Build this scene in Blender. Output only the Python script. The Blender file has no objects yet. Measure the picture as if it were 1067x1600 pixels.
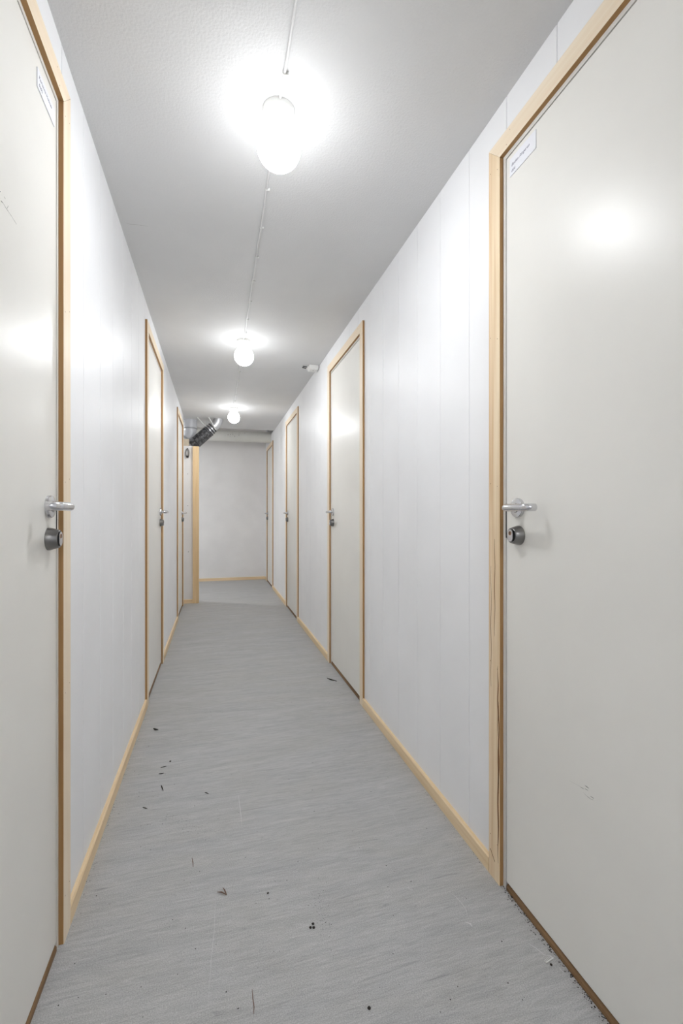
import bpy, bmesh, math, random
from mathutils import Vector, Matrix
S = bpy.context.scene
COL = S.collection
PI = math.pi
rnd = random.Random(7)

# ------------------------------------------------------------------ camera
EYE = 1.05
YAW = math.radians(-15.45)
cd = bpy.data.cameras.new('camera')
cam = bpy.data.objects.new('camera', cd); COL.objects.link(cam)
cam.location = (0, 0, EYE); cam.rotation_euler = (PI / 2, 0, YAW)
cd.sensor_fit = 'VERTICAL'; cd.sensor_height = 36.0; cd.sensor_width = 24.0
cd.lens = 711 / 1600 * 36; cd.shift_y = 4 / 1600; cd.clip_start = 0.02
S.camera = cam

# ------------------------------------------------------------------ world, exposure
w = bpy.data.worlds.new('world'); S.world = w; w.use_nodes = True
w.node_tree.nodes['Background'].inputs[0].default_value = (0.9, 0.95, 1, 1)
w.node_tree.nodes['Background'].inputs[1].default_value = 0.0
S.view_settings.view_transform = 'Standard'; S.view_settings.look = 'None'
S.view_settings.gamma = 1.0; S.view_settings.use_curve_mapping = False
S.view_settings.exposure = 0.0
LAMP_STRENGTH = 5.15
LAMP_COLOR = (0.96, 0.98, 1.0, 1)
S.cycles.max_bounces = 24; S.cycles.diffuse_bounces = 20; S.cycles.glossy_bounces = 8
S.cycles.sample_clamp_indirect = 6.0
S.cycles.use_denoising = True

# ------------------------------------------------------------------ dimensions
XR, XL = 0.7845, -0.3694          # corridor wall faces
CEIL = 2.22
Y0, YE = -3.2, 7.47               # behind the camera, end wall
YP = 5.673                        # low partition at the end of the left wall
YC = 6.36                         # edge of the ceiling boards
DW = 0.81                         # door width over the casings
CW, CT = 0.053, 0.012             # casing width, thickness
HEAD = 2.112

# ------------------------------------------------------------------ materials
def new_mat(name):
    m = bpy.data.materials.new(name); m.use_nodes = True
    nt = m.node_tree; b = nt.nodes['Principled BSDF']
    return m, nt, b
def srgb(r, g, b):
    f = lambda c: (c / 255 / 12.92) if c / 255 <= .04045 else ((c / 255 + .055) / 1.055) ** 2.4
    return (f(r), f(g), f(b), 1)
def node(nt, t, **kw):
    n = nt.nodes.new(t)
    for k, v in kw.items():
        if k in n.inputs: n.inputs[k].default_value = v
        else: setattr(n, k, v)
    return n
def coords(nt, scale, space='Object'):
    tc = nt.nodes.new('ShaderNodeTexCoord'); mp = nt.nodes.new('ShaderNodeMapping')
    mp.inputs['Scale'].default_value = scale
    nt.links.new(tc.outputs[space], mp.inputs['Vector'])
    return mp.outputs['Vector']
def ramp(nt, fac, stops):
    r = nt.nodes.new('ShaderNodeValToRGB'); cr = r.color_ramp
    while len(cr.elements) < len(stops): cr.elements.new(0.5)
    for e, (p, c) in zip(cr.elements, stops): e.position = p; e.color = c
    nt.links.new(fac, r.inputs['Fac']); return r.outputs['Color']
def mix(nt, fac, a, b, mode='MIX'):
    m = nt.nodes.new('ShaderNodeMix'); m.data_type = 'RGBA'; m.blend_type = mode
    for s, v in ((m.inputs[0], fac), (m.inputs[6], a), (m.inputs[7], b)):
        if hasattr(v, 'is_linked'): nt.links.new(v, s)
        else: s.default_value = v
    return m.outputs[2]
def bump(nt, b, h, strength, dist):
    bp = nt.nodes.new('ShaderNodeBump'); bp.inputs['Strength'].default_value = strength
    bp.inputs['Distance'].default_value = dist
    nt.links.new(h, bp.inputs['Height']); nt.links.new(bp.outputs['Normal'], b.inputs['Normal'])

def paint(name, col, rough, bscale, bstr, mottle=0.02, spec=0.5, dist=0.001):
    m, nt, b = new_mat(name)
    v = coords(nt, (1, 1, 1))
    n = node(nt, 'ShaderNodeTexNoise', Scale=3.0, Detail=4.0); nt.links.new(v, n.inputs['Vector'])
    c2 = tuple(max(0, c * (1 - mottle * 2)) for c in col[:3]) + (1,)
    nt.links.new(ramp(nt, n.outputs['Fac'], [(0.35, c2), (0.65, col)]), b.inputs['Base Color'])
    b.inputs['Roughness'].default_value = rough; b.inputs['Specular IOR Level'].default_value = spec
    n2 = node(nt, 'ShaderNodeTexNoise', Scale=bscale, Detail=3.0); nt.links.new(v, n2.inputs['Vector'])
    bump(nt, b, n2.outputs['Fac'], bstr, dist)
    return m

M = {}
M['wall'] = paint('white_wall_panel_paint', (0.868, 0.872, 0.886, 1), 0.45, 260, 0.10, 0.02, 0.2)
M['ceiling'] = paint('textured_ceiling_paint', (0.68, 0.68, 0.68, 1), 0.75, 150, 0.55, 0.02, 0.25, 0.002)
M['end_wall'] = paint('matt_end_wall_paint', (0.82, 0.81, 0.805, 1), 0.6, 90, 0.15, 0.03, 0.3)
M['door'] = paint('cream_door_lacquer', (0.825, 0.812, 0.772, 1), 0.33, 340, 0.055, 0.02, 0.3)
M['frame'] = paint('white_frame_lacquer', (0.76, 0.75, 0.72, 1), 0.35, 200, 0.03)
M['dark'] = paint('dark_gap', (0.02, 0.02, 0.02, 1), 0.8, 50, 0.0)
M['paper'] = paint('white_label_paper', (0.82, 0.83, 0.88, 1), 0.5, 80, 0.02)
M['ink'] = paint('grey_blue_ink', (0.26, 0.26, 0.33, 1), 0.7, 50, 0.0)
M['plastic'] = paint('white_plastic', (0.78, 0.78, 0.76, 1), 0.35, 60, 0.02)
M['cable'] = paint('grey_white_cable', (0.72, 0.72, 0.72, 1), 0.45, 60, 0.02)
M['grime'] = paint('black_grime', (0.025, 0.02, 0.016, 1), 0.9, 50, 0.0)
M['leaf_brown'] = paint('dry_brown_stalk', (0.16, 0.09, 0.06, 1), 0.8, 50, 0.0)
M['scuff'] = paint('grey_scuff', (0.27, 0.265, 0.25, 1), 0.6, 50, 0.0)
M['chip'] = paint('white_chip', (0.8, 0.8, 0.78, 1), 0.6, 50, 0.0)

def wood(name, axis, light, dark, contrast=0.5, knots=True, rough=0.5):
    m, nt, b = new_mat(name)
    s = [55, 55, 55]; s[axis] = 1.6
    v = coords(nt, s, 'Object')
    n = node(nt, 'ShaderNodeTexNoise', Scale=1.0, Detail=5.0, Distortion=0.6); nt.links.new(v, n.inputs['Vector'])
    lo = 0.5 - 0.25 * (1.3 - contrast); hi = 0.5 + 0.25 * (1.3 - contrast)
    c = ramp(nt, n.outputs['Fac'], [(lo, light), (hi, dark)])
    if knots:
        s2 = [9, 9, 9]; s2[axis] = 2.3
        v2 = coords(nt, s2, 'Object')
        k = node(nt, 'ShaderNodeTexVoronoi', Scale=1.0); nt.links.new(v2, k.inputs['Vector'])
        kc = ramp(nt, k.outputs['Distance'], [(0.035, (1, 1, 1, 1)), (0.075, (0, 0, 0, 1))])
        c = mix(nt, kc, c, srgb(132, 88, 48))
    nt.links.new(c, b.inputs['Base Color'])
    b.inputs['Roughness'].default_value = rough; b.inputs['Specular IOR Level'].default_value = 0.35
    bump(nt, b, n.outputs['Fac'], 0.08, 0.001)
    return m
P1, P2 = srgb(240, 226, 204), srgb(232, 213, 186)
B1, B2 = srgb(236, 214, 180), srgb(224, 197, 156)
M['pine_z'] = wood('pale_pine_upright', 2, P1, P2, 0.5, False)
M['pine_y'] = wood('pale_pine_along_corridor', 1, P1, P2, 0.5, False)
M['skirting_y'] = wood('pine_skirting', 1, B1, B2, 0.5, False)
M['pine_x'] = wood('pale_pine_across', 0, B1, B2, 0.5, False)
M['pine_grain'] = wood('marked_pine_upright', 2, srgb(236, 216, 186), srgb(214, 182, 140), 0.6, False)
M['pine_post'] = wood('yellow_pine_post', 2, srgb(232, 206, 166), srgb(218, 186, 140), 0.55, True)
M['threshold'] = wood('dark_stained_threshold', 1, srgb(138, 108, 76), srgb(96, 70, 44), 0.7, False, 0.6)
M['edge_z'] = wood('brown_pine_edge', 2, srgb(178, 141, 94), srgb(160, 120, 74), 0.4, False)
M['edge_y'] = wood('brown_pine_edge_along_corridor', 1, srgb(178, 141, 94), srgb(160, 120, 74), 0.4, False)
M['knot'] = paint('dark_resin_streak', srgb(132, 88, 44), 0.5, 50, 0.0)

def metal(name, col, rough, aniso=0.0):
    m, nt, b = new_mat(name)
    b.inputs['Base Color'].default_value = col; b.inputs['Metallic'].default_value = 1.0
    v = coords(nt, (1, 1, 1)); n = node(nt, 'ShaderNodeTexNoise', Scale=400.0, Detail=2.0)
    nt.links.new(v, n.inputs['Vector'])
    mr = nt.nodes.new('ShaderNodeMapRange'); mr.inputs['To Min'].default_value = rough * 0.97
    mr.inputs['To Max'].default_value = rough * 1.05
    nt.links.new(n.outputs['Fac'], mr.inputs['Value']); nt.links.new(mr.outputs['Result'], b.inputs['Roughness'])
    return m
M['steel'] = metal('satin_chrome', (0.66, 0.66, 0.68, 1), 0.2)
M['steel_dark'] = metal('brushed_nickel', (0.25, 0.245, 0.24, 1), 0.28)
M['brass'] = metal('key_core_brass', (0.42, 0.27, 0.18, 1), 0.4)
M['galv'] = metal('galvanised_sheet', (0.62, 0.63, 0.65, 1), 0.42)

# galvanised black duct wrap
m, nt, b = new_mat('black_duct_plastic')
v = coords(nt, (1, 1, 1)); n = node(nt, 'ShaderNodeTexNoise', Scale=30.0, Detail=6.0); nt.links.new(v, n.inputs['Vector'])
nt.links.new(ramp(nt, n.outputs['Fac'], [(0.5, (0.03, 0.03, 0.033, 1)), (0.62, (0.11, 0.11, 0.115, 1))]), b.inputs['Base Color'])
b.inputs['Roughness'].default_value = 0.32; M['black_duct'] = m
M['grey_pipe_dark'] = paint('grey_pipe_gasket', (0.34, 0.35, 0.37, 1), 0.4, 60, 0.05)
M['grey_pipe'] = paint('light_grey_pipe_plastic', (0.62, 0.63, 0.66, 1), 0.3, 60, 0.05)
M['white_pipe'] = paint('painted_pipe', (0.70, 0.70, 0.66, 1), 0.5, 60, 0.05, 0.05)

# floor
m, nt, b = new_mat('grey_marbled_linoleum')
def streaks(sx, sy, detail, dist, rough=.6, off=0.0, rot=0.0):
    tc = nt.nodes.new('ShaderNodeTexCoord'); mp = nt.nodes.new('ShaderNodeMapping')
    mp.inputs['Scale'].default_value = (sx, sy, 1); mp.inputs['Location'].default_value = (off, off * 1.7, 0); mp.inputs['Rotation'].default_value = (0, 0, rot)
    nt.links.new(tc.outputs['Object'], mp.inputs['Vector'])
    n = node(nt, 'ShaderNodeTexNoise', Scale=1.0, Detail=detail, Distortion=dist, Roughness=rough)
    nt.links.new(mp.outputs['Vector'], n.inputs['Vector']); return n.outputs['Fac']
BW = lambda v: (v, v, v, 1)
c = ramp(nt, streaks(2.6, 20, 10.0, .6, .68), [(0.28, (0.35, 0.352, 0.354, 1)), (0.50, (0.415, 0.415, 0.415, 1)), (0.74, (0.465, 0.464, 0.46, 1))])
c = mix(nt, ramp(nt, streaks(3.0, 7.0, 4.0, .5, .5, 9.0), [(0.42, BW(0)), (0.62, BW(.5))]), c, (0.40, 0.395, 0.38, 1))
c = mix(nt, 0.20, c, ramp(nt, streaks(11, 130, 5.0, 1.2, .7, 2.0, .03), [(0.30, BW(.12)), (0.70, BW(.88))]), 'OVERLAY')
c = mix(nt, ramp(nt, streaks(10, 130, 5.0, 1.4, .7, 3.0, .05), [(0.64, BW(0)), (0.73, BW(.5))]), c, BW(.62))
c = mix(nt, ramp(nt, streaks(6, 80, 5.0, .8, .6, 5.0, -.04), [(0.27, BW(.6)), (0.38, BW(0))]), c, (0.22, 0.22, 0.222, 1))
c = mix(nt, ramp(nt, streaks(120, 3.0, 2.0, .3, .5, 7.0), [(0.735, BW(0)), (0.79, BW(.4))]), c, BW(.55))
n5 = node(nt, 'ShaderNodeTexNoise', Scale=1.0, Detail=2.0); nt.links.new(coords(nt, (360, 480, 1)), n5.inputs['Vector'])
c = mix(nt, 0.22, c, ramp(nt, n5.outputs['Fac'], [(0.3, BW(0)), (0.7, BW(1))]), 'OVERLAY')
nt.links.new(c, b.inputs['Base Color']); b.inputs['Roughness'].default_value = 0.55
b.inputs['Specular IOR Level'].default_value = 0.35
bump(nt, b, n5.outputs['Fac'], 0.1, 0.0005); M['floor'] = m

def opal(name, gain):
    m, nt, b = new_mat(name)
    b.inputs['Base Color'].default_value = (0.9, 0.9, 0.9, 1); b.inputs['Roughness'].default_value = 0.3
    b.inputs['Emission Color'].default_value = LAMP_COLOR
    # the bulb sits low in the globe: bright towards the floor, dimmer towards the opaque base
    tc = nt.nodes.new('ShaderNodeTexCoord'); sx = nt.nodes.new('ShaderNodeSeparateXYZ'); mr = nt.nodes.new('ShaderNodeMapRange')
    nt.links.new(tc.outputs['Object'], sx.inputs[0]); nt.links.new(sx.outputs['Z'], mr.inputs['Value'])
    mr.inputs['From Min'].default_value = -.168; mr.inputs['From Max'].default_value = -.035
    mr.inputs['To Min'].default_value = 1.0; mr.inputs['To Max'].default_value = 0.17
    pw = nt.nodes.new('ShaderNodeMath'); pw.operation = 'POWER'; pw.inputs[1].default_value = 6.8; nt.links.new(mr.outputs['Result'], pw.inputs[0])
    ml = nt.nodes.new('ShaderNodeMath'); ml.operation = 'MULTIPLY_ADD'; ml.inputs[1].default_value = LAMP_STRENGTH * gain; ml.inputs[2].default_value = 9.5
    nt.links.new(pw.outputs[0], ml.inputs[0]); nt.links.new(ml.outputs[0], b.inputs['Emission Strength'])
    return m
M['globe'] = opal('lit_opal_glass', 54.0); M['globe_fill'] = opal('added_fill_opal_glass', 150.0)  # second glass is boosted for the added unseen lamp



# ------------------------------------------------------------------ mesh helpers
def link(name, bm, mats, parent=None, smooth=False):
    me = bpy.data.meshes.new(name)
    bmesh.ops.recalc_face_normals(bm, faces=bm.faces[:]) if not smooth == 'keep' else None
    bm.to_mesh(me); bm.free()
    for mm in (mats if isinstance(mats, (list, tuple)) else [mats]): me.materials.append(mm)
    o = bpy.data.objects.new(name, me); COL.objects.link(o)
    if parent: o.parent = parent
    if smooth:
        for p in me.polygons: p.use_smooth = True
        me.set_sharp_from_angle(angle=math.radians(38))
    return o
def box(bm, a, b, mi=0, bev=0.0):
    a, b = [min(p, q) for p, q in zip(a, b)], [max(p, q) for p, q in zip(a, b)]
    r = bmesh.ops.create_cube(bm, size=1.0)
    for v in r['verts']:
        v.co = Vector([(a[i] + b[i]) / 2 + v.co[i] * (b[i] - a[i]) for i in range(3)])
    fs = {f for v in r['verts'] for f in v.link_faces}
    if bev > 0:
        es = list({e for f in fs for e in f.edges})
        q = bmesh.ops.bevel(bm, geom=es, offset=bev, segments=2, affect='EDGES', profile=0.5)
        fs = fs | set(q['faces'])
    for f in fs:
        if f.is_valid: f.material_index = mi
def prism(bm, pts, axis, lo, hi, mi=0):
    """pts: 2-D outline in the two other axes (cyclic order), extruded along axis"""
    ax = [i for i in range(3) if i != axis]
    def mk(t):
        out = []
        for p in pts:
            c = [0, 0, 0]; c[ax[0]], c[ax[1]] = p; c[axis] = t; out.append(bm.verts.new(c))
        return out
    A, B = mk(lo), mk(hi); n = len(pts)
    bm.faces.new(A).material_index = mi; bm.faces.new(B[::-1]).material_index = mi
    for i in range(n):
        bm.faces.new((A[i], B[i], B[(i + 1) % n], A[(i + 1) % n])).material_index = mi
def tube(bm, path, rad, seg=14, cap=True, mi=0, squash=None):
    path = [Vector(p) for p in path]; n = len(path)
    rads = rad if isinstance(rad, (list, tuple)) else [rad] * n
    rings = []; up = None
    for i, p in enumerate(path):
        t = (path[min(i + 1, n - 1)] - path[max(i - 1, 0)]).normalized()
        if up is None:
            up = Vector((0, 0, 1)) if abs(t.z) < .9 else Vector((0, 1, 0))
        s = t.cross(up).normalized(); up = s.cross(t).normalized()
        rings.append([bm.verts.new(p + (s * math.cos(a) + up * math.sin(a)) * rads[i])
                      for a in [2 * PI * k / seg for k in range(seg)]])
    for A, B in zip(rings, rings[1:]):
        for k in range(seg):
            bm.faces.new((A[k], A[(k + 1) % seg], B[(k + 1) % seg], B[k])).material_index = mi
    if cap:
        bm.faces.new(rings[0][::-1]).material_index = mi; bm.faces.new(rings[-1]).material_index = mi
def lathe(bm, prof, axis, org, seg=32, mi=0):
    """prof: (distance along axis, radius)"""
    ax = Vector(axis).normalized(); t = Vector((0, 0, 1)) if abs(ax.z) < .9 else Vector((0, 1, 0))
    u = ax.cross(t).normalized(); v = ax.cross(u); org = Vector(org); rings = []
    for d, r in prof:
        if r < 1e-6: rings.append([bm.verts.new(org + ax * d)])
        else: rings.append([bm.verts.new(org + ax * d + (u * math.cos(2 * PI * k / seg) + v * math.sin(2 * PI * k / seg)) * r) for k in range(seg)])
    for A, B in zip(rings, rings[1:]):
        for k in range(seg):
            a = [A[0]] if len(A) == 1 else [A[k], A[(k + 1) % seg]]
            bb = [B[0]] if len(B) == 1 else [B[(k + 1) % seg], B[k]]
            f = a + bb
            if len(f) >= 3: bm.faces.new(f).material_index = mi
    for R in (rings[0], rings[-1]):
        if len(R) > 1: bm.faces.new(R).material_index = mi
def arc(c, r, a0, a1, n, ex, ey):
    c, ex, ey = Vector(c), Vector(ex), Vector(ey)
    return [c + ex * (r * math.cos(a0 + (a1 - a0) * i / n)) + ey * (r * math.sin(a0 + (a1 - a0) * i / n)) for i in range(n + 1)]
def tag(o, label, cat, group=None, kind=None):
    o['label'] = label; o['category'] = cat
    if group: o['group'] = group
    if kind: o['kind'] = kind
    return o
def empty(name, loc):
    o = bpy.data.objects.new(name, None); COL.objects.link(o); o.location = loc; o.empty_display_size = 0.05
    return o

# ------------------------------------------------------------------ doors: where
# far outer casing edge of each door (local y runs from 0 there towards the camera)
RIGHT = [(1.173, 'nearest'), (3.176, 'second'), (5.225, 'third'), (7.27, 'last')]
LEFT = [(1.306, 'nearest'), (3.475, 'second'), (5.56, 'third')]
def outline(segs):
    """profile points along y with v-grooves every 195 mm"""
# ------------------------------------------------------------------ structure
bm = bmesh.new(); box(bm, (-2.4, Y0 - .1, -.12), (1.0, YE + .2, 0))
tag(link('floor', bm, M['floor']), 'grey marbled linoleum floor running down the whole corridor', 'floor', kind='structure')
bm = bmesh.new(); box(bm, (-2.4, Y0 - .1, CEIL), (XR + .1, YC, CEIL + .022))
tag(link('ceiling', bm, M['ceiling']), 'textured white ceiling boards that carry the globe lamps', 'ceiling', kind='structure')
bm = bmesh.new(); box(bm, (-2.4, YC - .3, 2.42), (XR + .1, YE + .2, 2.5))
box(bm, (-2.4, YC - .3, CEIL + .022), (XR, YC - .28, 2.42))
tag(link('ceiling.001', bm, M['end_wall']), 'raised grey ceiling recess above the white pipe at the far end', 'ceiling', kind='structure')

def groove_wall(name, side, doors, yend, off, label):
    """Wall panels with v-grooves and openings behind the door casings."""
    bm = bmesh.new(); X = XR if side > 0 else XL; back = X + side * .1
    ops = sorted([(f - DW + CW * .6, f - CW * .6) for f, _ in doors])
    spans = []; y = Y0
    for a, c in ops: spans.append((y, a, 0)); spans.append((a, c, HEAD - CW * .6)); y = c
    spans.append((y, yend, 0))
    gw, gd = 0.0020, 0.0040
    gs = [off + .195 * k for k in range(-30, 60)]
    for a, c, z in spans:
        pts = [(X, a)]
        for g in gs:
            if a + gw < g < c - gw: pts += [(X, g - gw), (X + side * gd, g), (X, g + gw)]
        pts += [(X, c), (back, c), (back, a)]
        prism(bm, pts, 2, z, 2.5 if c == yend and side > 0 else CEIL + .01)
    return tag(link(name, bm, M['wall']), label, 'wall', kind='structure')
groove_wall('wall_right', 1, RIGHT, YE + .1, 0.909, 'white grooved panel wall with four doors on the side of the ceiling socket box')
groove_wall('wall_left', -1, LEFT, YP, 1.473, 'white grooved panel wall with three doors ending at the pine post')
bm = bmesh.new(); box(bm, (-2.4, YE, 0), (XR + .1, YE + .1, 2.5))
tag(link('wall_end', bm, M['end_wall']), 'plain pale grey wall closing the far end of the corridor', 'wall', kind='structure')
bm = bmesh.new(); box(bm, (-2.4, Y0 - .1, 0), (XR + .1, Y0, 2.5))
tag(link('wall_back', bm, M['wall']), 'plain white wall behind the viewer closing the near end', 'wall', kind='structure')
bm = bmesh.new(); box(bm, (-2.5, YP + .07, 0), (-2.4, YE + .1, 2.5))
tag(link('wall_niche', bm, M['end_wall']), 'grey side wall of the hidden niche behind the pine post', 'wall', kind='structure')

# low partition facing the camera, with its screw holes
bm = bmesh.new()
box(bm, (-2.4, YP, 0), (-.262, YP + .07, 1.862))
def disc(bm, c, n, r, mi, seg=8, jag=0.0, h=0.0004):
    c, n = Vector(c), Vector(n).normalized(); t = Vector((0, 0, 1)) if abs(n.z) < .9 else Vector((1, 0, 0))
    u = n.cross(t).normalized(); v = n.cross(u)
    R = [r * (1 + jag * (rnd.random() - .5)) for _ in range(seg)]
    lo = [bm.verts.new(c + (u * math.cos(2 * PI * k / seg) + v * math.sin(2 * PI * k / seg)) * R[k]) for k in range(seg)]
    hi = [bm.verts.new(p.co + n * h) for p in lo]
    bm.faces.new(hi).material_index = mi
    for k in range(seg): bm.faces.new((lo[k], lo[(k + 1) % seg], hi[(k + 1) % seg], hi[k])).material_index = mi
for x, z in ((-.318, 1.53), (-.318, 1.155), (-.312, .61)): disc(bm, (x, YP, z), (0, -1, 0), .004, 1)
tag(link('wall_partition', bm, [M['end_wall'], M['dark']]), 'low white partition between the last left-hand door and the pine post', 'wall', kind='structure')
bm = bmesh.new(); box(bm, (-.262, YP - .028, 0), (-.193, YP + .075, 1.858), bev=.002)
tag(link('trim_1', bm, M['pine_post']), 'yellow pine post standing at the free edge of the low partition', 'post', kind='structure')

# baseboards
def baseboard(name, a, b, face, label):
    """a, b: ends along its axis; face: 'x' side or 'y'"""
    bm = bmesh.new(); t, h = .012, .046
    if face == 'R': prism(bm, [(XR, 0), (XR - t, 0), (XR - t, h - .004), (XR - t + .004, h), (XR, h)], 1, a, b)
    elif face == 'L': prism(bm, [(XL, 0), (XL + t, 0), (XL + t, h - .004), (XL + t - .004, h), (XL, h)], 1, a, b)
    else: prism(bm, [(face, 0), (face - t, 0), (face - t, h - .004), (face - t + .004, h), (face, h)], 0, a, b)
    return tag(link(name, bm, M['skirting_y'] if face in ('R', 'L') else M['pine_x']), label, 'skirting board', kind='structure')
g = .001
def run(side, doors, yend, words):
    y = Y0
    for i, (f, _) in enumerate(doors):
        if f - DW - y > .02:
            baseboard('baseboard_' + ('right' if side == 'R' else 'left'), y + g, f - DW - g, side, words[i])
        y = f
    if yend - y > .02: baseboard('baseboard_' + ('right' if side == 'R' else 'left'), y + g, yend - g, side, words[-1])
run('R', RIGHT, YE - .012, ['pine skirting board beside the viewer before the scuffed cream door',
    'pine skirting board between the scuffed cream door and the next door on its wall',
    'pine skirting board between the second and third doors under the ceiling box wall',
    'short pine skirting board leading to the door below the white pipe',
    'tiny pine skirting board in the far corner by the end wall'])
run('L', LEFT, YP - .012, ['pine skirting board beside the viewer before the scratched nearest left door',
    'pine skirting board between the scratched left door and the next left door',
    'pine skirting board between the second and last left-hand doors',
    'stub of pine skirting board where the left wall meets the partition'])
baseboard('baseboard_end', -2.39, XR - .013, YE, 'pine skirting board under the far end wall')
baseboard('baseboard_partition', XL + .001, -.263, YP, 'short pine skirting board under the low white partition')

# ------------------------------------------------------------------ doors
def text_mesh(txt, size, mat, name):
    cu = bpy.data.curves.new(name, 'FONT'); cu.body = txt; cu.size = size; cu.extrude = .00015
    cu.shear = 0.25
    tmp = bpy.data.objects.new('tmp', cu); COL.objects.link(tmp)
    bpy.context.view_layer.update()
    me = bpy.data.meshes.new_from_object(tmp.evaluated_get(bpy.context.evaluated_depsgraph_get()))
    bpy.data.objects.remove(tmp); me.materials.clear(); me.materials.append(mat)
    o = bpy.data.objects.new(name, me); COL.objects.link(o); return o

door_n = [0]
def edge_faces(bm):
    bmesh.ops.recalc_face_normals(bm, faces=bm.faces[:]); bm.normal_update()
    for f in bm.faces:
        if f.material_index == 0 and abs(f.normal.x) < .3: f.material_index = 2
def door(side, yf, label, grain=False, head=HEAD, name_label=None, lean=0.0):
    """side +1: right wall. Local frame: y from the far casing edge towards the camera is negative; +out is into the corridor."""
    X = XR if side > 0 else XL
    o = lambda n: -side * n                      # distance out of the wall -> local x
    door_n[0] += 1
    root = empty('door_%d' % door_n[0], (X, yf, 0))
    tag(root, label, 'door', 'cream storage room doors', 'structure')
    # jamb, 15 mm of it in view around the leaf
    a, b = -DW + CW - .004, -CW + .004          # between the casings (slightly under them)
    r = .019                                     # jamb face
    zt = head - CW + .004
    lz = zt - r                                  # leaf top
    la, lb = a + r, b - r
    bm = bmesh.new()
    box(bm, (o(-.09), b, 0), (o(0), b - r + .0034, zt)); box(bm, (o(-.09), a, 0), (o(0), a + r - .0034, zt))
    box(bm, (o(-.09), a + r - .0034, lz + .0034), (o(0), b - r + .0034, zt))
    link('door_frame', bm, M['frame'], root)
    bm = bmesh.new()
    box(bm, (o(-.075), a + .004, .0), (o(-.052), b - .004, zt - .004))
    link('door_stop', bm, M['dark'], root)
    # leaf with marks
    bm = bmesh.new()
    box(bm, (o(-.045), la, .022), (o(-.0005), lb, lz), bev=.0012)
    leaf = link('door_leaf', bm, M['door'], root)
    # threshold
    bm = bmesh.new(); prism(bm, [(o(-.085), 0), (o(.001), 0), (o(.001), .011), (o(-.004), .017), (o(-.085), .017)], 1, a + .001 + r, b - r - .001)
    link('threshold', bm, M['threshold'], root)
    # casings, mitred at the top
    def nails(bm, pts):
        for y, z in pts: disc(bm, (o(CT), y, z), (o(1), 0, 0), .0013, 1, 6, .4, .0002)
    mz = M['pine_grain'] if grain else M['pine_z']
    for far in (True, False):
        bm = bmesh.new()
        ya, yb = (0, -CW) if far else (-DW, -DW + CW)      # outer, inner
        prism(bm, [(ya, 0), (yb, 0), (yb, head - CW), (ya, head)], 0, o(0), o(CT))
        bmesh.ops.bevel(bm, geom=[e for e in bm.edges if abs(e.verts[0].co.x - o(CT)) < 1e-6 and abs(e.verts[1].co.x - o(CT)) < 1e-6 and abs(e.verts[0].co.z - e.verts[1].co.z) > .5], offset=.0012, segments=1, affect='EDGES')
        s = 1 if far else -1
        y_1 = ya - s * .010; y_2 = ya - s * .043
        nails(bm, [(y_1, z + .004 * (k % 2)) for k, z in enumerate((head - .07, 1.56, 1.14, .62, .12))] +
                  [(y_2, z - .01) for z in (head - .07, 1.56, 1.14, .62, .12)])
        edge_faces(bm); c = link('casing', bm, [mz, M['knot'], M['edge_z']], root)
        if grain and far:   # dark resin streaks on the lower half
            bm = bmesh.new()
            for (yy, z0, z1, wd) in ((-.0465, .06, .40, .0030), (-.0495, .26, .52, .0026), (-.0455, .42, .62, .0022), (-.030, .70, .98, .0010), (-.012, .55, .90, .0008)):
                n = 14; L = []; R = []
                for i in range(n + 1):
                    z = z0 + (z1 - z0) * i / n; ww = wd * math.sin(PI * i / n) + .0002; q = yy + .0012 * math.sin(i * 1.1)
                    L.append((q - ww, z)); R.append((q + ww, z))
                prism(bm, L + R[::-1], 0, o(CT - .0003), o(CT + .0003))
            prism(bm, [(-.008, .075), (-.030, .052), (-.031, .054), (-.009, .077)], 0, o(CT - .0002), o(CT + .0004))
            link('resin_streak', bm, M['knot'], c)
    bm = bmesh.new()
    e = .0006
    prism(bm, [(0 - e, head), (-DW + e, head), (-DW + CW + e, head - CW), (-CW - e, head - CW)], 0, o(0), o(CT))
    nails(bm, [(-.10, head - .012), (-.085, head - .042), (-.45, head - .012), (-.46, head - .042), (-.72, head - .012)])
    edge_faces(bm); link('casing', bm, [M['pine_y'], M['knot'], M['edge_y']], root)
    # lever handle
    hy, hz = lb - .052, 1.068
    bm = bmesh.new()
    lathe(bm, [(-.001, .026), (.004, .0262), (.0075, .0245), (.009, .020), (.0092, .013), (.012, .0115), (.013, 0)], (o(1), 0, 0), (0, hy, hz), 40)
    hd = link('door_handle', bm, M['steel'], root, True)
    bm = bmesh.new(); L = .095; d = .047; br = .016
    ex, ey = Vector((o(1), 0, 0)), Vector((0, -1, 0))
    base = Vector((0, hy, hz))
    path = [base + ex * .008, base + ex * .02, base + ex * (d - br)]
    path += arc(base + ex * (d - br) + ey * br, br, PI, PI / 2, 7, ey, ex)[1:]
    path += [base + ex * d + ey * (L * .45)]
    path += arc(base + ex * (d - br) + ey * (L - br), br, PI / 2, 0, 7, ey, ex)
    path += [base + ex * (.024) + ey * L]
    n = len(path); rr = [.0084] * 3 + [.0096] * (n - 3)
    tube(bm, path, rr, 18)
    link('lever', bm, M['steel'], hd, True)
    # lock: tapered cylinder collar, oval core with keyhole
    kz, ky = .994, hy - .001
    bm = bmesh.new()
    lathe(bm, [(-.001, .0262), (.003, .0262), (.022, .0205), (.0232, .0192), (.0225, .0172), (.0185, .0170), (.0185, 0)], (o(1), 0, 0), (0, ky, kz), 40)
    lk = link('door_lock', bm, M['steel_dark'], root, True)
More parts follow.
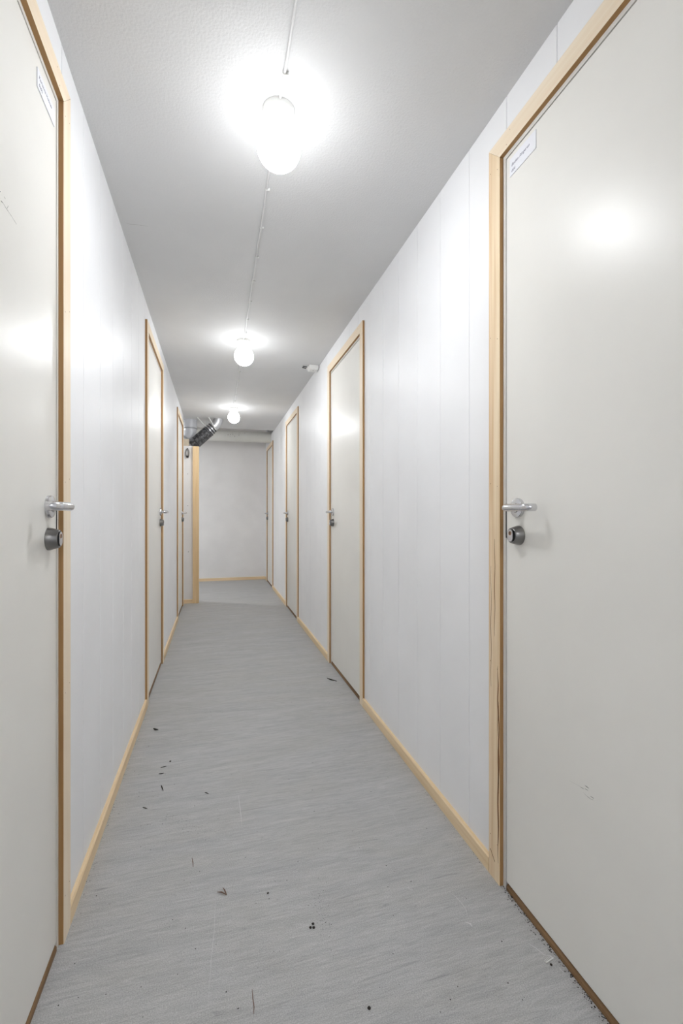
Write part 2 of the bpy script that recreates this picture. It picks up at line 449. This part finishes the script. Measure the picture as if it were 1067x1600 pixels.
    bm = bmesh.new(); lathe(bm, [(.0185, .0168), (.0192, .0166), (.0192, 0)], (o(1), 0, 0), (0, ky, kz), 32)
    link('lock_recess', bm, M['dark'], lk, True)
    bm = bmesh.new(); pts = []
    yc = ky + .004
    for k in range(13): a_ = PI * k / 12; pts.append((yc + .0112 * math.cos(a_), kz + .0052 + .0112 * math.sin(a_)))
    for k in range(13): a_ = PI + PI * k / 12; pts.append((yc + .0112 * math.cos(a_), kz - .0052 + .0112 * math.sin(a_)))
    prism(bm, pts, 0, o(.019), o(.0242)); link('lock_face', bm, M['steel'], lk)
    bm = bmesh.new(); lathe(bm, [(.024, .0058), (.0249, .0055), (.0249, 0)], (o(1), 0, 0), (0, yc, kz + .006), 24)
    box(bm, (o(.0245), yc - .0009, kz + .002), (o(.0253), yc + .0009, kz + .010), 1)
    link('key_core', bm, [M['brass'], M['dark']], lk, True)
    # dark latch slot between leaf and jamb
    bm = bmesh.new(); box(bm, (o(-.02), lb - .0012, .985), (o(.0006), lb + .0034, 1.078), bev=.0004)
    link('latch_slot', bm, M['dark'], root)
    # hinges on the near edge of the leaf
    for z in (.285, 1.775):
        bm = bmesh.new()
        for k in range(5):
            lathe(bm, [(-.0085 + .019 * k, .004), (.0085 + .019 * k, .004)], (0, 0, 1), (o(.003), la - .001, z - .038), 14)
        for k in range(4):
            lathe(bm, [(.0087 + .019 * k, .003), (.0103 + .019 * k, .003)], (0, 0, 1), (o(.003), la - .001, z - .038), 10, 1)
        link('hinge', bm, [M['steel_dark'], M['dark']], root, True)
    if name_label:
        t1, t2, yA, yB, z0, z1 = name_label      # yA < yB in world y
        yA -= yf; yB -= yf
        bm = bmesh.new(); box(bm, (o(-.0004), yA, z0), (o(.0018), yB, z1), bev=.0004)
        pl = link('name_label', bm, M['paper'], root)
        pl['label'] = 'white paper name label with two lines of grey writing'
        for t, zz, sz in ((t1, z0 + .024, .0115), (t2, z0 + .0075, .0105)):
            tm = text_mesh(t, sz, M['ink'], 'lettering'); tm.parent = pl
            if side > 0:   # reads from the far edge towards the camera
                tm.matrix_local = Matrix.Translation((o(.0019), yB - .008, zz)) @ Matrix(((0, 0, -1, 0), (-1, 0, 0, 0), (0, 1, 0, 0), (0, 0, 0, 1)))
            else:
                tm.matrix_local = Matrix.Translation((o(.0019), yA + .007, zz)) @ Matrix(((0, 0, 1, 0), (1, 0, 0, 0), (0, 1, 0, 0), (0, 0, 0, 1)))
    return root, leaf, o

def on_wall(px, py, X):
    xc = (px - 533.5) / 711; k = X / (xc * math.cos(-YAW) + math.sin(-YAW))
    return ((-xc * math.sin(-YAW) + math.cos(-YAW)) * k, EYE - (py - 804) / 711 * k)
def stroke(bm, o, yf, X, x0, y0, x1, y1, wd):
    """a spindle shaped mark on the door face, its ends measured on the photograph"""
    a, b = Vector(on_wall(x0, y0, X)), Vector(on_wall(x1, y1, X)); a.x -= yf; b.x -= yf
    n = Vector((-(b - a).y, (b - a).x)).normalized() * (wd * .5 / 560); m = 8; up = []; dn = []
    for i in range(m + 1):
        p = a.lerp(b, i / m); h = (math.sin(PI * (.12 + .76 * i / m)) ** .6) * (1 + .5 * (rnd.random() - .5))
        up.append(tuple(p + n * h)); dn.append(tuple(p - n * h))
    prism(bm, up + dn[::-1], 0, o(-.0008), o(-.0003))

d, leaf, o = door(1, RIGHT[0][0], 'nearest cream door with white name label, opposite the scratched door, scuffed low down', True,
                  name_label=('Boden Ringeren', '004', .982, 1.088, 1.981, 2.029))
bm = bmesh.new()
for q_ in (((150, 155, 390, 285, 1.5), (405, 300, 485, 348, 9), (512, 265, 602, 330, 14), (512, 340, 585, 384, 9), (480, 440, 560, 520, 1.8),
          (556, 516, 655, 595, 7), (645, 522, 722, 575, 11), (640, 586, 715, 612, 5))):
    stroke(bm, o, RIGHT[0][0], XR, 880 + q_[0] / 15.24, 1210 + q_[1] / 15.24, 880 + q_[2] / 15.24, 1210 + q_[3] / 15.24, q_[4] / 15.24)
link('scuff_mark', bm, M['scuff'], leaf)
door(1, RIGHT[1][0], 'cream door second from the viewer on the wall below the ceiling socket box')
door(1, RIGHT[2][0], 'cream door third from the viewer, between the socket box wall and the pipe door')
door(1, RIGHT[3][0], 'narrow looking cream door in the far corner, its top under the white pipe', head=2.098)
d, leaf, o = door(-1, LEFT[0][0], 'nearest cream door with name label and a thin diagonal scratch, opposite the scuffed door',
                  name_label=('Karianna Holmer', '0402', 1.113, 1.221, 1.968, 2.010))
bm = bmesh.new()
for q_ in ((15, 476, 48, 512, 9), (45, 508, 95, 595, 4), (95, 595, 122, 545, 3), (95, 590, 128, 640, 6), (128, 640, 178, 712, 4), (176, 710, 232, 803, 3),
           (0, 350, 12, 352, 8), (62, 420, 78, 455, 4)):
    stroke(bm, o, LEFT[0][0], XL, q_[0] / 8.89, 260 + q_[1] / 8.89, q_[2] / 8.89, 260 + q_[3] / 8.89, q_[4] / 8.89)
link('scratch_mark', bm, M['scuff'], leaf)
door(-1, LEFT[1][0], 'cream door in the middle of the left wall, between the scratched door and the last one')
door(-1, LEFT[2][0], 'last cream door on the left wall, beside the low partition')

# ------------------------------------------------------------------ lamps
LX = .175
def lamp(x, y, label, glass='globe'):
    root = empty('globe_lamp', (x, y, CEIL)); tag(root, label, 'lamp', 'white globe ceiling lamps')
    bm = bmesh.new(); lathe(bm, [(0, .0455), (.012, .0455), (.016, .043), (.016, 0)], (0, 0, -1), (0, 0, 0), 48)
    link('lamp_base', bm, M['plastic'], root, True)
    bm = bmesh.new(); R = .0635; c = .105; prof = []
    for i in range(0, 25):
        a = math.radians(38) + (PI - math.radians(38)) * i / 24
        prof.append((c - R * math.cos(a), max(R * math.sin(a), 0)))
    prof[-1] = (c + R, 0)
    lathe(bm, [(.0155, .0405), (.040, .0402), (.046, .0392)] + prof, (0, 0, -1), (0, 0, 0), 48)
    link('globe_shade', bm, M[glass], root, True)
    return root
LAMPS = [(-2.4, 'lit white globe lamp at the start of the corridor behind the viewer'), (-.85, 'lit white globe lamp overhead behind the viewer, nearest of the row'),
         (1.318, 'largest looking lit globe lamp, at the ceiling above the two nearest doors'),
         (3.122, 'middle lit globe lamp, level with the second doors of both walls'),
         (5.114, 'farthest lit globe lamp, next to the black and grey ducts')]
lamp(-1.1, 6.2, 'added unseen globe lamp behind the low partition that brightens the end wall', 'globe_fill')  # added out of view to brighten the end wall
for y, t in LAMPS: lamp(LX + .004 * (y > 1) * (y - 1) , y, t)

# cables and clips
ORD = ['first', 'second', 'third', 'fourth', 'fifth', 'sixth', 'seventh', 'eighth']
def cable(y0, y1, label, clips, clip_words):
    bm = bmesh.new(); pts = []; n = max(4, int((y1 - y0) / .12))
    for i in range(n + 1):
        y = y0 + (y1 - y0) * i / n
        pts.append((LX + .0012 * math.sin(i * 2.1) + .004 * max(0, y - 1.2) * .8, y, CEIL - .0037 - (.0012 if i % 3 == 1 else 0)))
    tube(bm, pts, .0034, 10)
    tag(link('ceiling_cable', bm, M['cable'], None, True), label, 'cable', 'cables between the globe lamps')
    for k, y in enumerate(clips):
        x = LX + .004 * max(0, y - 1.2) * .8
        bm = bmesh.new()
        tube(bm, arc((x, y, CEIL - .0037), .0048, 0, -PI, 10, (1, 0, 0), (0, 0, 1)), .0014, 8)
        for v in bm.verts: v.co.y = y + (v.co.y - y) * 2.6
        lathe(bm, [(0, .0032), (.006, .003), (.0075, .0022), (.0078, 0)], (0, 0, -1), (x + .0085, y, CEIL), 12)
        tag(link('cable_clip', bm, M['plastic'], None, True), '%s %s' % (ORD[k], clip_words), 'cable clip', 'cable clips along the ceiling')
cable(-.80, 1.272, 'thin grey cable on the ceiling running from overhead to the nearest globe lamp', [-.5, -.2, .1, .4, .67, .94, 1.199], 'white cable clip from overhead towards the nearest globe lamp')
cable(1.364, 3.076, 'thin grey cable on the ceiling between the nearest and middle globe lamps', [1.42, 1.644, 1.869, 2.088, 2.309, 2.535, 2.771, 2.98], 'white cable clip from the nearest globe lamp towards the middle one')
cable(3.168, 5.068, 'thin grey cable on the ceiling between the middle and farthest globe lamps', [3.32, 3.56, 3.80, 4.05, 4.30, 4.55, 4.80], 'white cable clip from the middle globe lamp towards the farthest one')

# junction box under the ceiling at the right wall
root = empty('junction_box', (.738, 3.52, CEIL)); tag(root, 'small white socket box with two dark stubs on the ceiling by the panel wall', 'electrical box')
bm = bmesh.new(); box(bm, (-.036, -.042, -.030), (.040, .042, 0), bev=.005)
link('box_body', bm, M['plastic'], root, True)
bm = bmesh.new(); box(bm, (-.030, -.037, -.036), (.036, .037, -.0295), bev=.003)
ld = link('lid', bm, M['plastic'], root, True)
bm = bmesh.new(); lathe(bm, [(0, .005), (.001, .0045), (.001, 0)], (0, 0, -1), (.002, -.004, -.0358), 12); link('screw', bm, M['steel_dark'], ld, True)
bm = bmesh.new()
lathe(bm, [(0, .009), (.008, .009), (.010, .006), (.014, .006)], (-1, 0, 0), (-.035, -.018, -.016), 14); lathe(bm, [(0, .009), (.008, .009), (.010, .006), (.014, .006)], (-1, 0, 0), (-.035, .018, -.016), 14)
link('cable_gland', bm, M['plastic'], root, True)
for yy in (-.018, .018):
    bm = bmesh.new(); tube(bm, [(-.047, yy, -.016), (-.062, yy, -.015), (-.082, yy * .8, -.012)], .0032, 10)
    link('cable_stub', bm, M['dark'], root, True)

# ------------------------------------------------------------------ pipes and ducts at the far end
bm = bmesh.new(); pts = [(XR - .001, 6.78, 2.187), (-2.39, 6.78, 2.187)]
tube(bm, [(XR - .001 - (XR + 2.389) * i / 12, 6.78, 2.187 + .002 * math.sin(i)) for i in range(13)], .078, 40)
p = link('overhead_pipe', bm, M['white_pipe'], None, True)
tag(p, 'thick horizontal off-white pipe crossing below the ceiling in front of the end wall', 'pipe')
for k in range(16):
    bm = bmesh.new(); x = rnd.uniform(0.12, .62); a_ = rnd.uniform(-.5, .9)
    c_ = Vector((x, 6.78 - .0782 * math.cos(a_), 2.187 + .0782 * math.sin(a_)))
    disc(bm, c_, (0, -math.cos(a_), math.sin(a_)), rnd.uniform(.002, .007), 0, 9, .9, .0006)
    link('stain', bm, M['scuff'], p)

def ring(bm, c, ax, r, h, mi=0):
    lathe(bm, [(-h / 2, r * .96), (-h / 2 + h * .2, r), (h / 2 - h * .2, r), (h / 2, r * .96)], ax, c, 36, mi)
# grey duct: from the ceiling down, elbow towards the camera-left and down
root = empty('grey_duct', (-.305, 5.935, CEIL)); tag(root, 'light grey bent ventilation duct coming out of the ceiling above the last left door', 'duct')
bm = bmesh.new(); ring(bm, (0, 0, -.05), (0, 0, -1), .083, .10); lathe(bm, [(.09, .083), (.10, .076), (.14, .076)], (0, 0, -1), (0, 0, 0), 36)
link('duct_socket', bm, M['grey_pipe'], root, True)
bm = bmesh.new(); ring(bm, (0, 0, -.104), (0, 0, -1), .0845, .012); link('duct_ring', bm, M['grey_pipe_dark'], root, True)
bm = bmesh.new()
pts = [Vector((0, 0, -.12)), Vector((0, 0, -.15))] + arc((-.17, 0, -.15), .17, 0, -PI / 5.5, 7, (1, 0, 0), (0, 0, 1))[1:]
dr = (pts[-1] - pts[-2]).normalized(); pts.append(pts[-1] + dr * .22)
tube(bm, pts, .074, 36); link('duct_elbow', bm, M['grey_pipe'], root, True)
for t in (.0, .09):
    bm = bmesh.new(); ring(bm, pts[-2] + dr * t, dr, .082, .020); link('duct_ring', bm, M['grey_pipe_dark'], root, True)

# black duct rising diagonally to the ceiling
A = Vector((-.27, 5.775, 1.885)); B = Vector((.06, 5.775, 2.205)); dr = (B - A).normalized(); L = (B - A).length
root = empty('black_duct', (A.x, A.y, A.z)); tag(root, 'black diagonal duct with ribbed collars rising from the pine post to the ceiling', 'duct')
bm = bmesh.new(); lathe(bm, [(0, .062), (.05, .062), (.055, .070), (.245, .070), (.25, .062)], dr, (0, 0, 0), 36)
link('duct_body', bm, M['black_duct'], root, True)
for t, r in ((-.0, .068), (.03, .066), (.262, .072), (.292, .069), (.322, .067)):
    bm = bmesh.new(); ring(bm, dr * t, dr, r, .016); link('duct_collar', bm, M['black_duct'], root, True)
bm = bmesh.new(); e0 = dr * .25
pts = [e0, dr * .32, dr * .37]
up = Vector((0, 0, 1)); 
q = dr * .37
for k in range(1, 6):
    dd = dr.lerp(up, k / 5).normalized(); q = q + dd * .024; pts.append(q.copy())
zc = CEIL + .004 - A.z
pts = [p_ for p_ in pts if p_.z < zc - .01] + [Vector((pts[-1].x, 0, zc))]
tube(bm, pts, .056, 32); link('duct_elbow', bm, M['galv'], root, True)
bm = bmesh.new(); box(bm, (.10, -.075, .10), (.155, -.066, .112)); tube(bm, [(.02, -.072, .085), (.05, -.078, .125), (.085, -.078, .12), (.10, -.074, .10)], .007, 8)
link('duct_lever', bm, M['black_duct'], root)
bm = bmesh.new(); tube(bm, [(-.035, 5.692, CEIL), (.005, 5.692, CEIL - .07), (.045, 5.692, 2.075)], .006, 8)
for v in bm.verts: v.co.x -= .045
tag(link('hanger_strap', bm, M['plastic'], None, True), 'thin white hanger rod from the ceiling down to the black duct', 'hanger rod')
bm = bmesh.new(); tube(bm, [(-.185, 5.74, CEIL - .03), (-.13, 5.74, CEIL - .09)], .0045, 8); tube(bm, [(-.21, 5.74, CEIL), (-.185, 5.74, CEIL - .03)], .0045, 8)
tag(link('hanger_strap', bm, M['plastic'], None, True), 'shorter thin white rod between the grey duct and the black duct', 'hanger rod')
# block of wood lying on the partition behind the ducts
bm = bmesh.new(); box(bm, (-.40, YP + .002, 1.8625), (-.305, YP + .066, 1.945), bev=.002)
M['block'] = paint('weathered_beige_block', srgb(196, 184, 164), .7, 80, .1)
tag(link('wood_block', bm, M['block']), 'small pale wood block on top of the low partition under the grey duct', 'block')
# loop hanging on the partition
bm = bmesh.new(); pts = []
for k in range(25):
    a = 2 * PI * k / 24; pts.append((-.322 + .018 * math.cos(a), YP - .012, 1.775 + .052 * math.sin(a)))
tube(bm, pts, .0062, 10, False)
root = link('hanging_loop', bm, M['steel_dark'], None, True); tag(root, 'oval metal loop hanging near the top of the low white partition', 'hook')
bm = bmesh.new(); box(bm, (-.336, YP - .020, 1.722), (-.308, YP - .004, 1.746), bev=.003); link('clasp', bm, M['dark'], root)
bm = bmesh.new(); tube(bm, [(-.322, YP, 1.832), (-.322, YP - .014, 1.834), (-.322, YP - .018, 1.826)], .003, 8); link('hook_pin', bm, M['dark'], root)

# ------------------------------------------------------------------ things lying on the floor
CO, SI = math.cos(-YAW), math.sin(-YAW)
def on_floor(px, py):
    t = EYE / (py - 804); zc = 711 * t; xc = (px - 533.5) * t
    return (xc * CO + zc * SI, -xc * SI + zc * CO)
def stick(name, pix, r, mat, label, cat, group=None):
    bm = bmesh.new(); tube(bm, [(*on_floor(*q_), r * .9) for q_ in pix], [r * .5] + [r] * (len(pix) - 2) + [r * .4], 7)
    return tag(link(name, bm, mat, None, True), label, cat, group)
bm = bmesh.new()
tube(bm, [(*on_floor(339, 1395), .002), (*on_floor(346, 1396), .004), (*on_floor(354, 1399), .002)], [.0004, .0016, .0009], 7)
tube(bm, [(*on_floor(348, 1388), .002), (*on_floor(351, 1393), .004), (*on_floor(354, 1399), .002)], [.0004, .0016, .0009], 7)
tag(link('forked_stalk', bm, M['leaf_brown'], None, True), 'forked brown dry stalk lying in the middle of the near floor', 'dry stalk')
def crumb(px, py, r, label, group=None, mat='grime'):
    bm = bmesh.new(); bmesh.ops.create_icosphere(bm, subdivisions=2, radius=r)
    x, y = on_floor(px, py)
    for v in bm.verts: v.co = Vector((x + v.co.x * (1 + .5 * rnd.random()), y + v.co.y * (1 + .5 * rnd.random()), max(0, r * .5 + v.co.z * .6)))
    tag(link('dirt_crumb', bm, M[mat], None, True), label, 'crumb', group)
for q_ in ((485, 1450), (489, 1444), (490, 1450)): crumb(*q_, .0028, 'one of three black crumbs close together on the near floor', 'three black crumbs close together')
crumb(576.5, 1576, .0030, 'single black crumb on the floor at the bottom edge of view')
crumb(418.5, 1396, .0024, 'small dark crumb on the floor just beside the forked stalk')
crumb(800.5, 1402, .0034, 'black crumb at the foot of the scuffed nearest door')
crumb(861, 1508, .0024, 'dark crumb next to the white plastic comb on the floor')
crumb(266, 1190, .0034, 'dark round crumb on the floor near the left skirting board')
# white plastic comb-like piece
bm = bmesh.new(); a = Vector((*on_floor(853, 1505.5), 0)); b_ = Vector((*on_floor(864.5, 1498), 0)); u = (b_ - a).normalized(); v_ = Vector((-u.y, u.x, 0))
Lc = (b_ - a).length
tube(bm, [a + Vector((0, 0, .0015)), b_ + Vector((0, 0, .0015))], .0014, 8)
for k in range(6):
    p0 = a + u * (Lc * (k + .3) / 6); tube(bm, [p0 + Vector((0, 0, .0012)), p0 + v_ * .007 + Vector((0, 0, .0012))], .0006, 6)
tag(link('plastic_comb', bm, M['chip'], None, True), 'tiny white toothed plastic strip on the floor beside the scuffed door', 'plastic piece')
stick('wood_splinter', [(511, 1060.5), (518, 1063), (526, 1065)], .0040, M['grime'], 'dark splinter on the floor in front of the second door of the socket box wall', 'splinter')
stick('wood_splinter', [(240, 1139.5), (243, 1141), (247, 1141)], .0045, M['grime'], 'black splinter on the floor near the far end of the left skirting board', 'splinter')
stick('wood_splinter', [(252, 1228), (253.5, 1232), (255, 1236)], .0022, M['grime'], 'short curved dark splinter on the floor in front of the left skirting board', 'splinter')
for pz, wz in zip(([(320, 1239), (323, 1239.5), (326, 1241)], [(251, 1200), (256, 1198.5), (260, 1197.5)], [(248, 1209.5), (252, 1209.3), (256, 1208.5)], [(223, 1262), (227, 1263), (230, 1264)]), ('thin dark splinter on the floor farthest from the left skirting board', 'upper of two parallel thin splinters on the floor by the left skirting board', 'lower of two parallel thin splinters on the floor by the left skirting board', 'thin dark splinter below the short curved one, close to the left skirting board')):
    stick('wood_splinter', pz, .0016, M['grime'], wz, 'splinter', 'thin dark splinters')
stick('wood_splinter', [(394, 1546), (395, 1560), (397, 1574), (396, 1585)], .0009, M['leaf_brown'], 'long thin brown hair-like fibre on the nearest floor', 'fibre')
stick('wood_splinter', [(300, 1341), (301.5, 1348), (302, 1355)], .0013, M['leaf_brown'], 'thin brown fibre on the floor above the forked stalk', 'fibre')

# pale scratches in the linoleum and the hairline crack in the ceiling
FLOOR, CEILING = bpy.data.objects['floor'], bpy.data.objects['ceiling']
def ribbon(pts, wd, z, up, mat, name, parent):
    bm = bmesh.new(); P = [Vector((x, y)) for x, y in pts]; L = []; R = []
    for i, p in enumerate(P):
        t = (P[min(i + 1, len(P) - 1)] - P[max(i - 1, 0)]).normalized(); n = Vector((-t.y, t.x)) * wd * .5
        if i in (0, len(P) - 1): n *= .3
        L.append(bm.verts.new((*(p + n), z + up * .0002))); R.append(bm.verts.new((*(p - n), z + up * .0002)))
    for i in range(len(P) - 1): bm.faces.new((L[i], L[i + 1], R[i + 1], R[i]))
    o = link(name, bm, mat, parent); return o
M['pale_scratch'] = paint('pale_linoleum_scratch', (0.58, 0.58, 0.58, 1), 0.6, 50, 0.0)
for pts, wd in (([(700, 1393), (712, 1401), (721, 1411), (728, 1421), (730, 1431)], .0012), ([(728, 1441), (734, 1443), (738, 1448)], .004),
                ([(825, 1474), (838, 1482), (850, 1492), (861, 1494), (867, 1503)], .0022), ([(871, 1509), (877, 1516), (882, 1522)], .0018),
                ([(337, 1398), (335, 1450), (330, 1500), (325, 1570)], .0008), ([(372, 1240), (375, 1262), (378, 1290)], .0018), ([(638, 1388), (645, 1391)], .004)):
    ribbon([on_floor(*q_) for q_ in pts], wd, 0, 1, M['pale_scratch'], 'scratch', FLOOR)
def on_ceiling(px, py):
    t = (CEIL - EYE) / (804 - py); zc = 711 * t; xc = (px - 533.5) * t
    return (xc * CO + zc * SI, -xc * SI + zc * CO)
ribbon([on_ceiling(*q_) for q_ in ((197, 349), (204, 350.2), (212, 350.6), (221, 352.4), (232, 353.4))], .0011, CEIL, -1, M['scuff'], 'hairline_crack', CEILING)

# dust and grit that nobody could count
bm = bmesh.new()
def speck(x, y, r):
    n = 5; pts = [bm.verts.new((x + r * (.5 + rnd.random()) * math.cos(2 * PI * k / n), y + r * (.5 + rnd.random()) * math.sin(2 * PI * k / n), .0003)) for k in range(n)]
    top = bm.verts.new((x, y, r * .5 + .0004))
    for k in range(n): bm.faces.new((pts[k], pts[(k + 1) % n], top))
for _ in range(70): speck(rnd.gauss(*(on_floor(503, 1425)[0], .012)), rnd.gauss(on_floor(503, 1425)[1], .045), rnd.uniform(.0004, .0011))
for _ in range(80): 
    t = rnd.random(); c0, c1 = on_floor(262, 1275), on_floor(325, 1305)
    speck(c0[0] + (c1[0] - c0[0]) * t + rnd.gauss(0, .014), c0[1] + (c1[1] - c0[1]) * t + rnd.gauss(0, .016), rnd.uniform(.0004, .0012))
for _ in range(520): speck(rnd.uniform(XL + .03, XR - .02), rnd.uniform(.7, 5.0), rnd.uniform(.0005, .0017))
for _ in range(420): speck(XR - abs(rnd.gauss(.003, .006)), rnd.uniform(.5, 1.12), rnd.uniform(.0006, .0018))  # threshold dirt, with extra specks painting the strip of shade there
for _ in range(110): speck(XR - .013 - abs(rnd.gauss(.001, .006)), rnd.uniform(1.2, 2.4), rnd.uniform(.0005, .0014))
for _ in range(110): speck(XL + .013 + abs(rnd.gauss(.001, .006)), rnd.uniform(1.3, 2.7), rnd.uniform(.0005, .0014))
o_ = link('floor_grit', bm, M['grime']); tag(o_, 'fine black grit and dust scattered over the grey floor, thickened as painted shade at the nearest threshold', 'grit', kind='stuff')
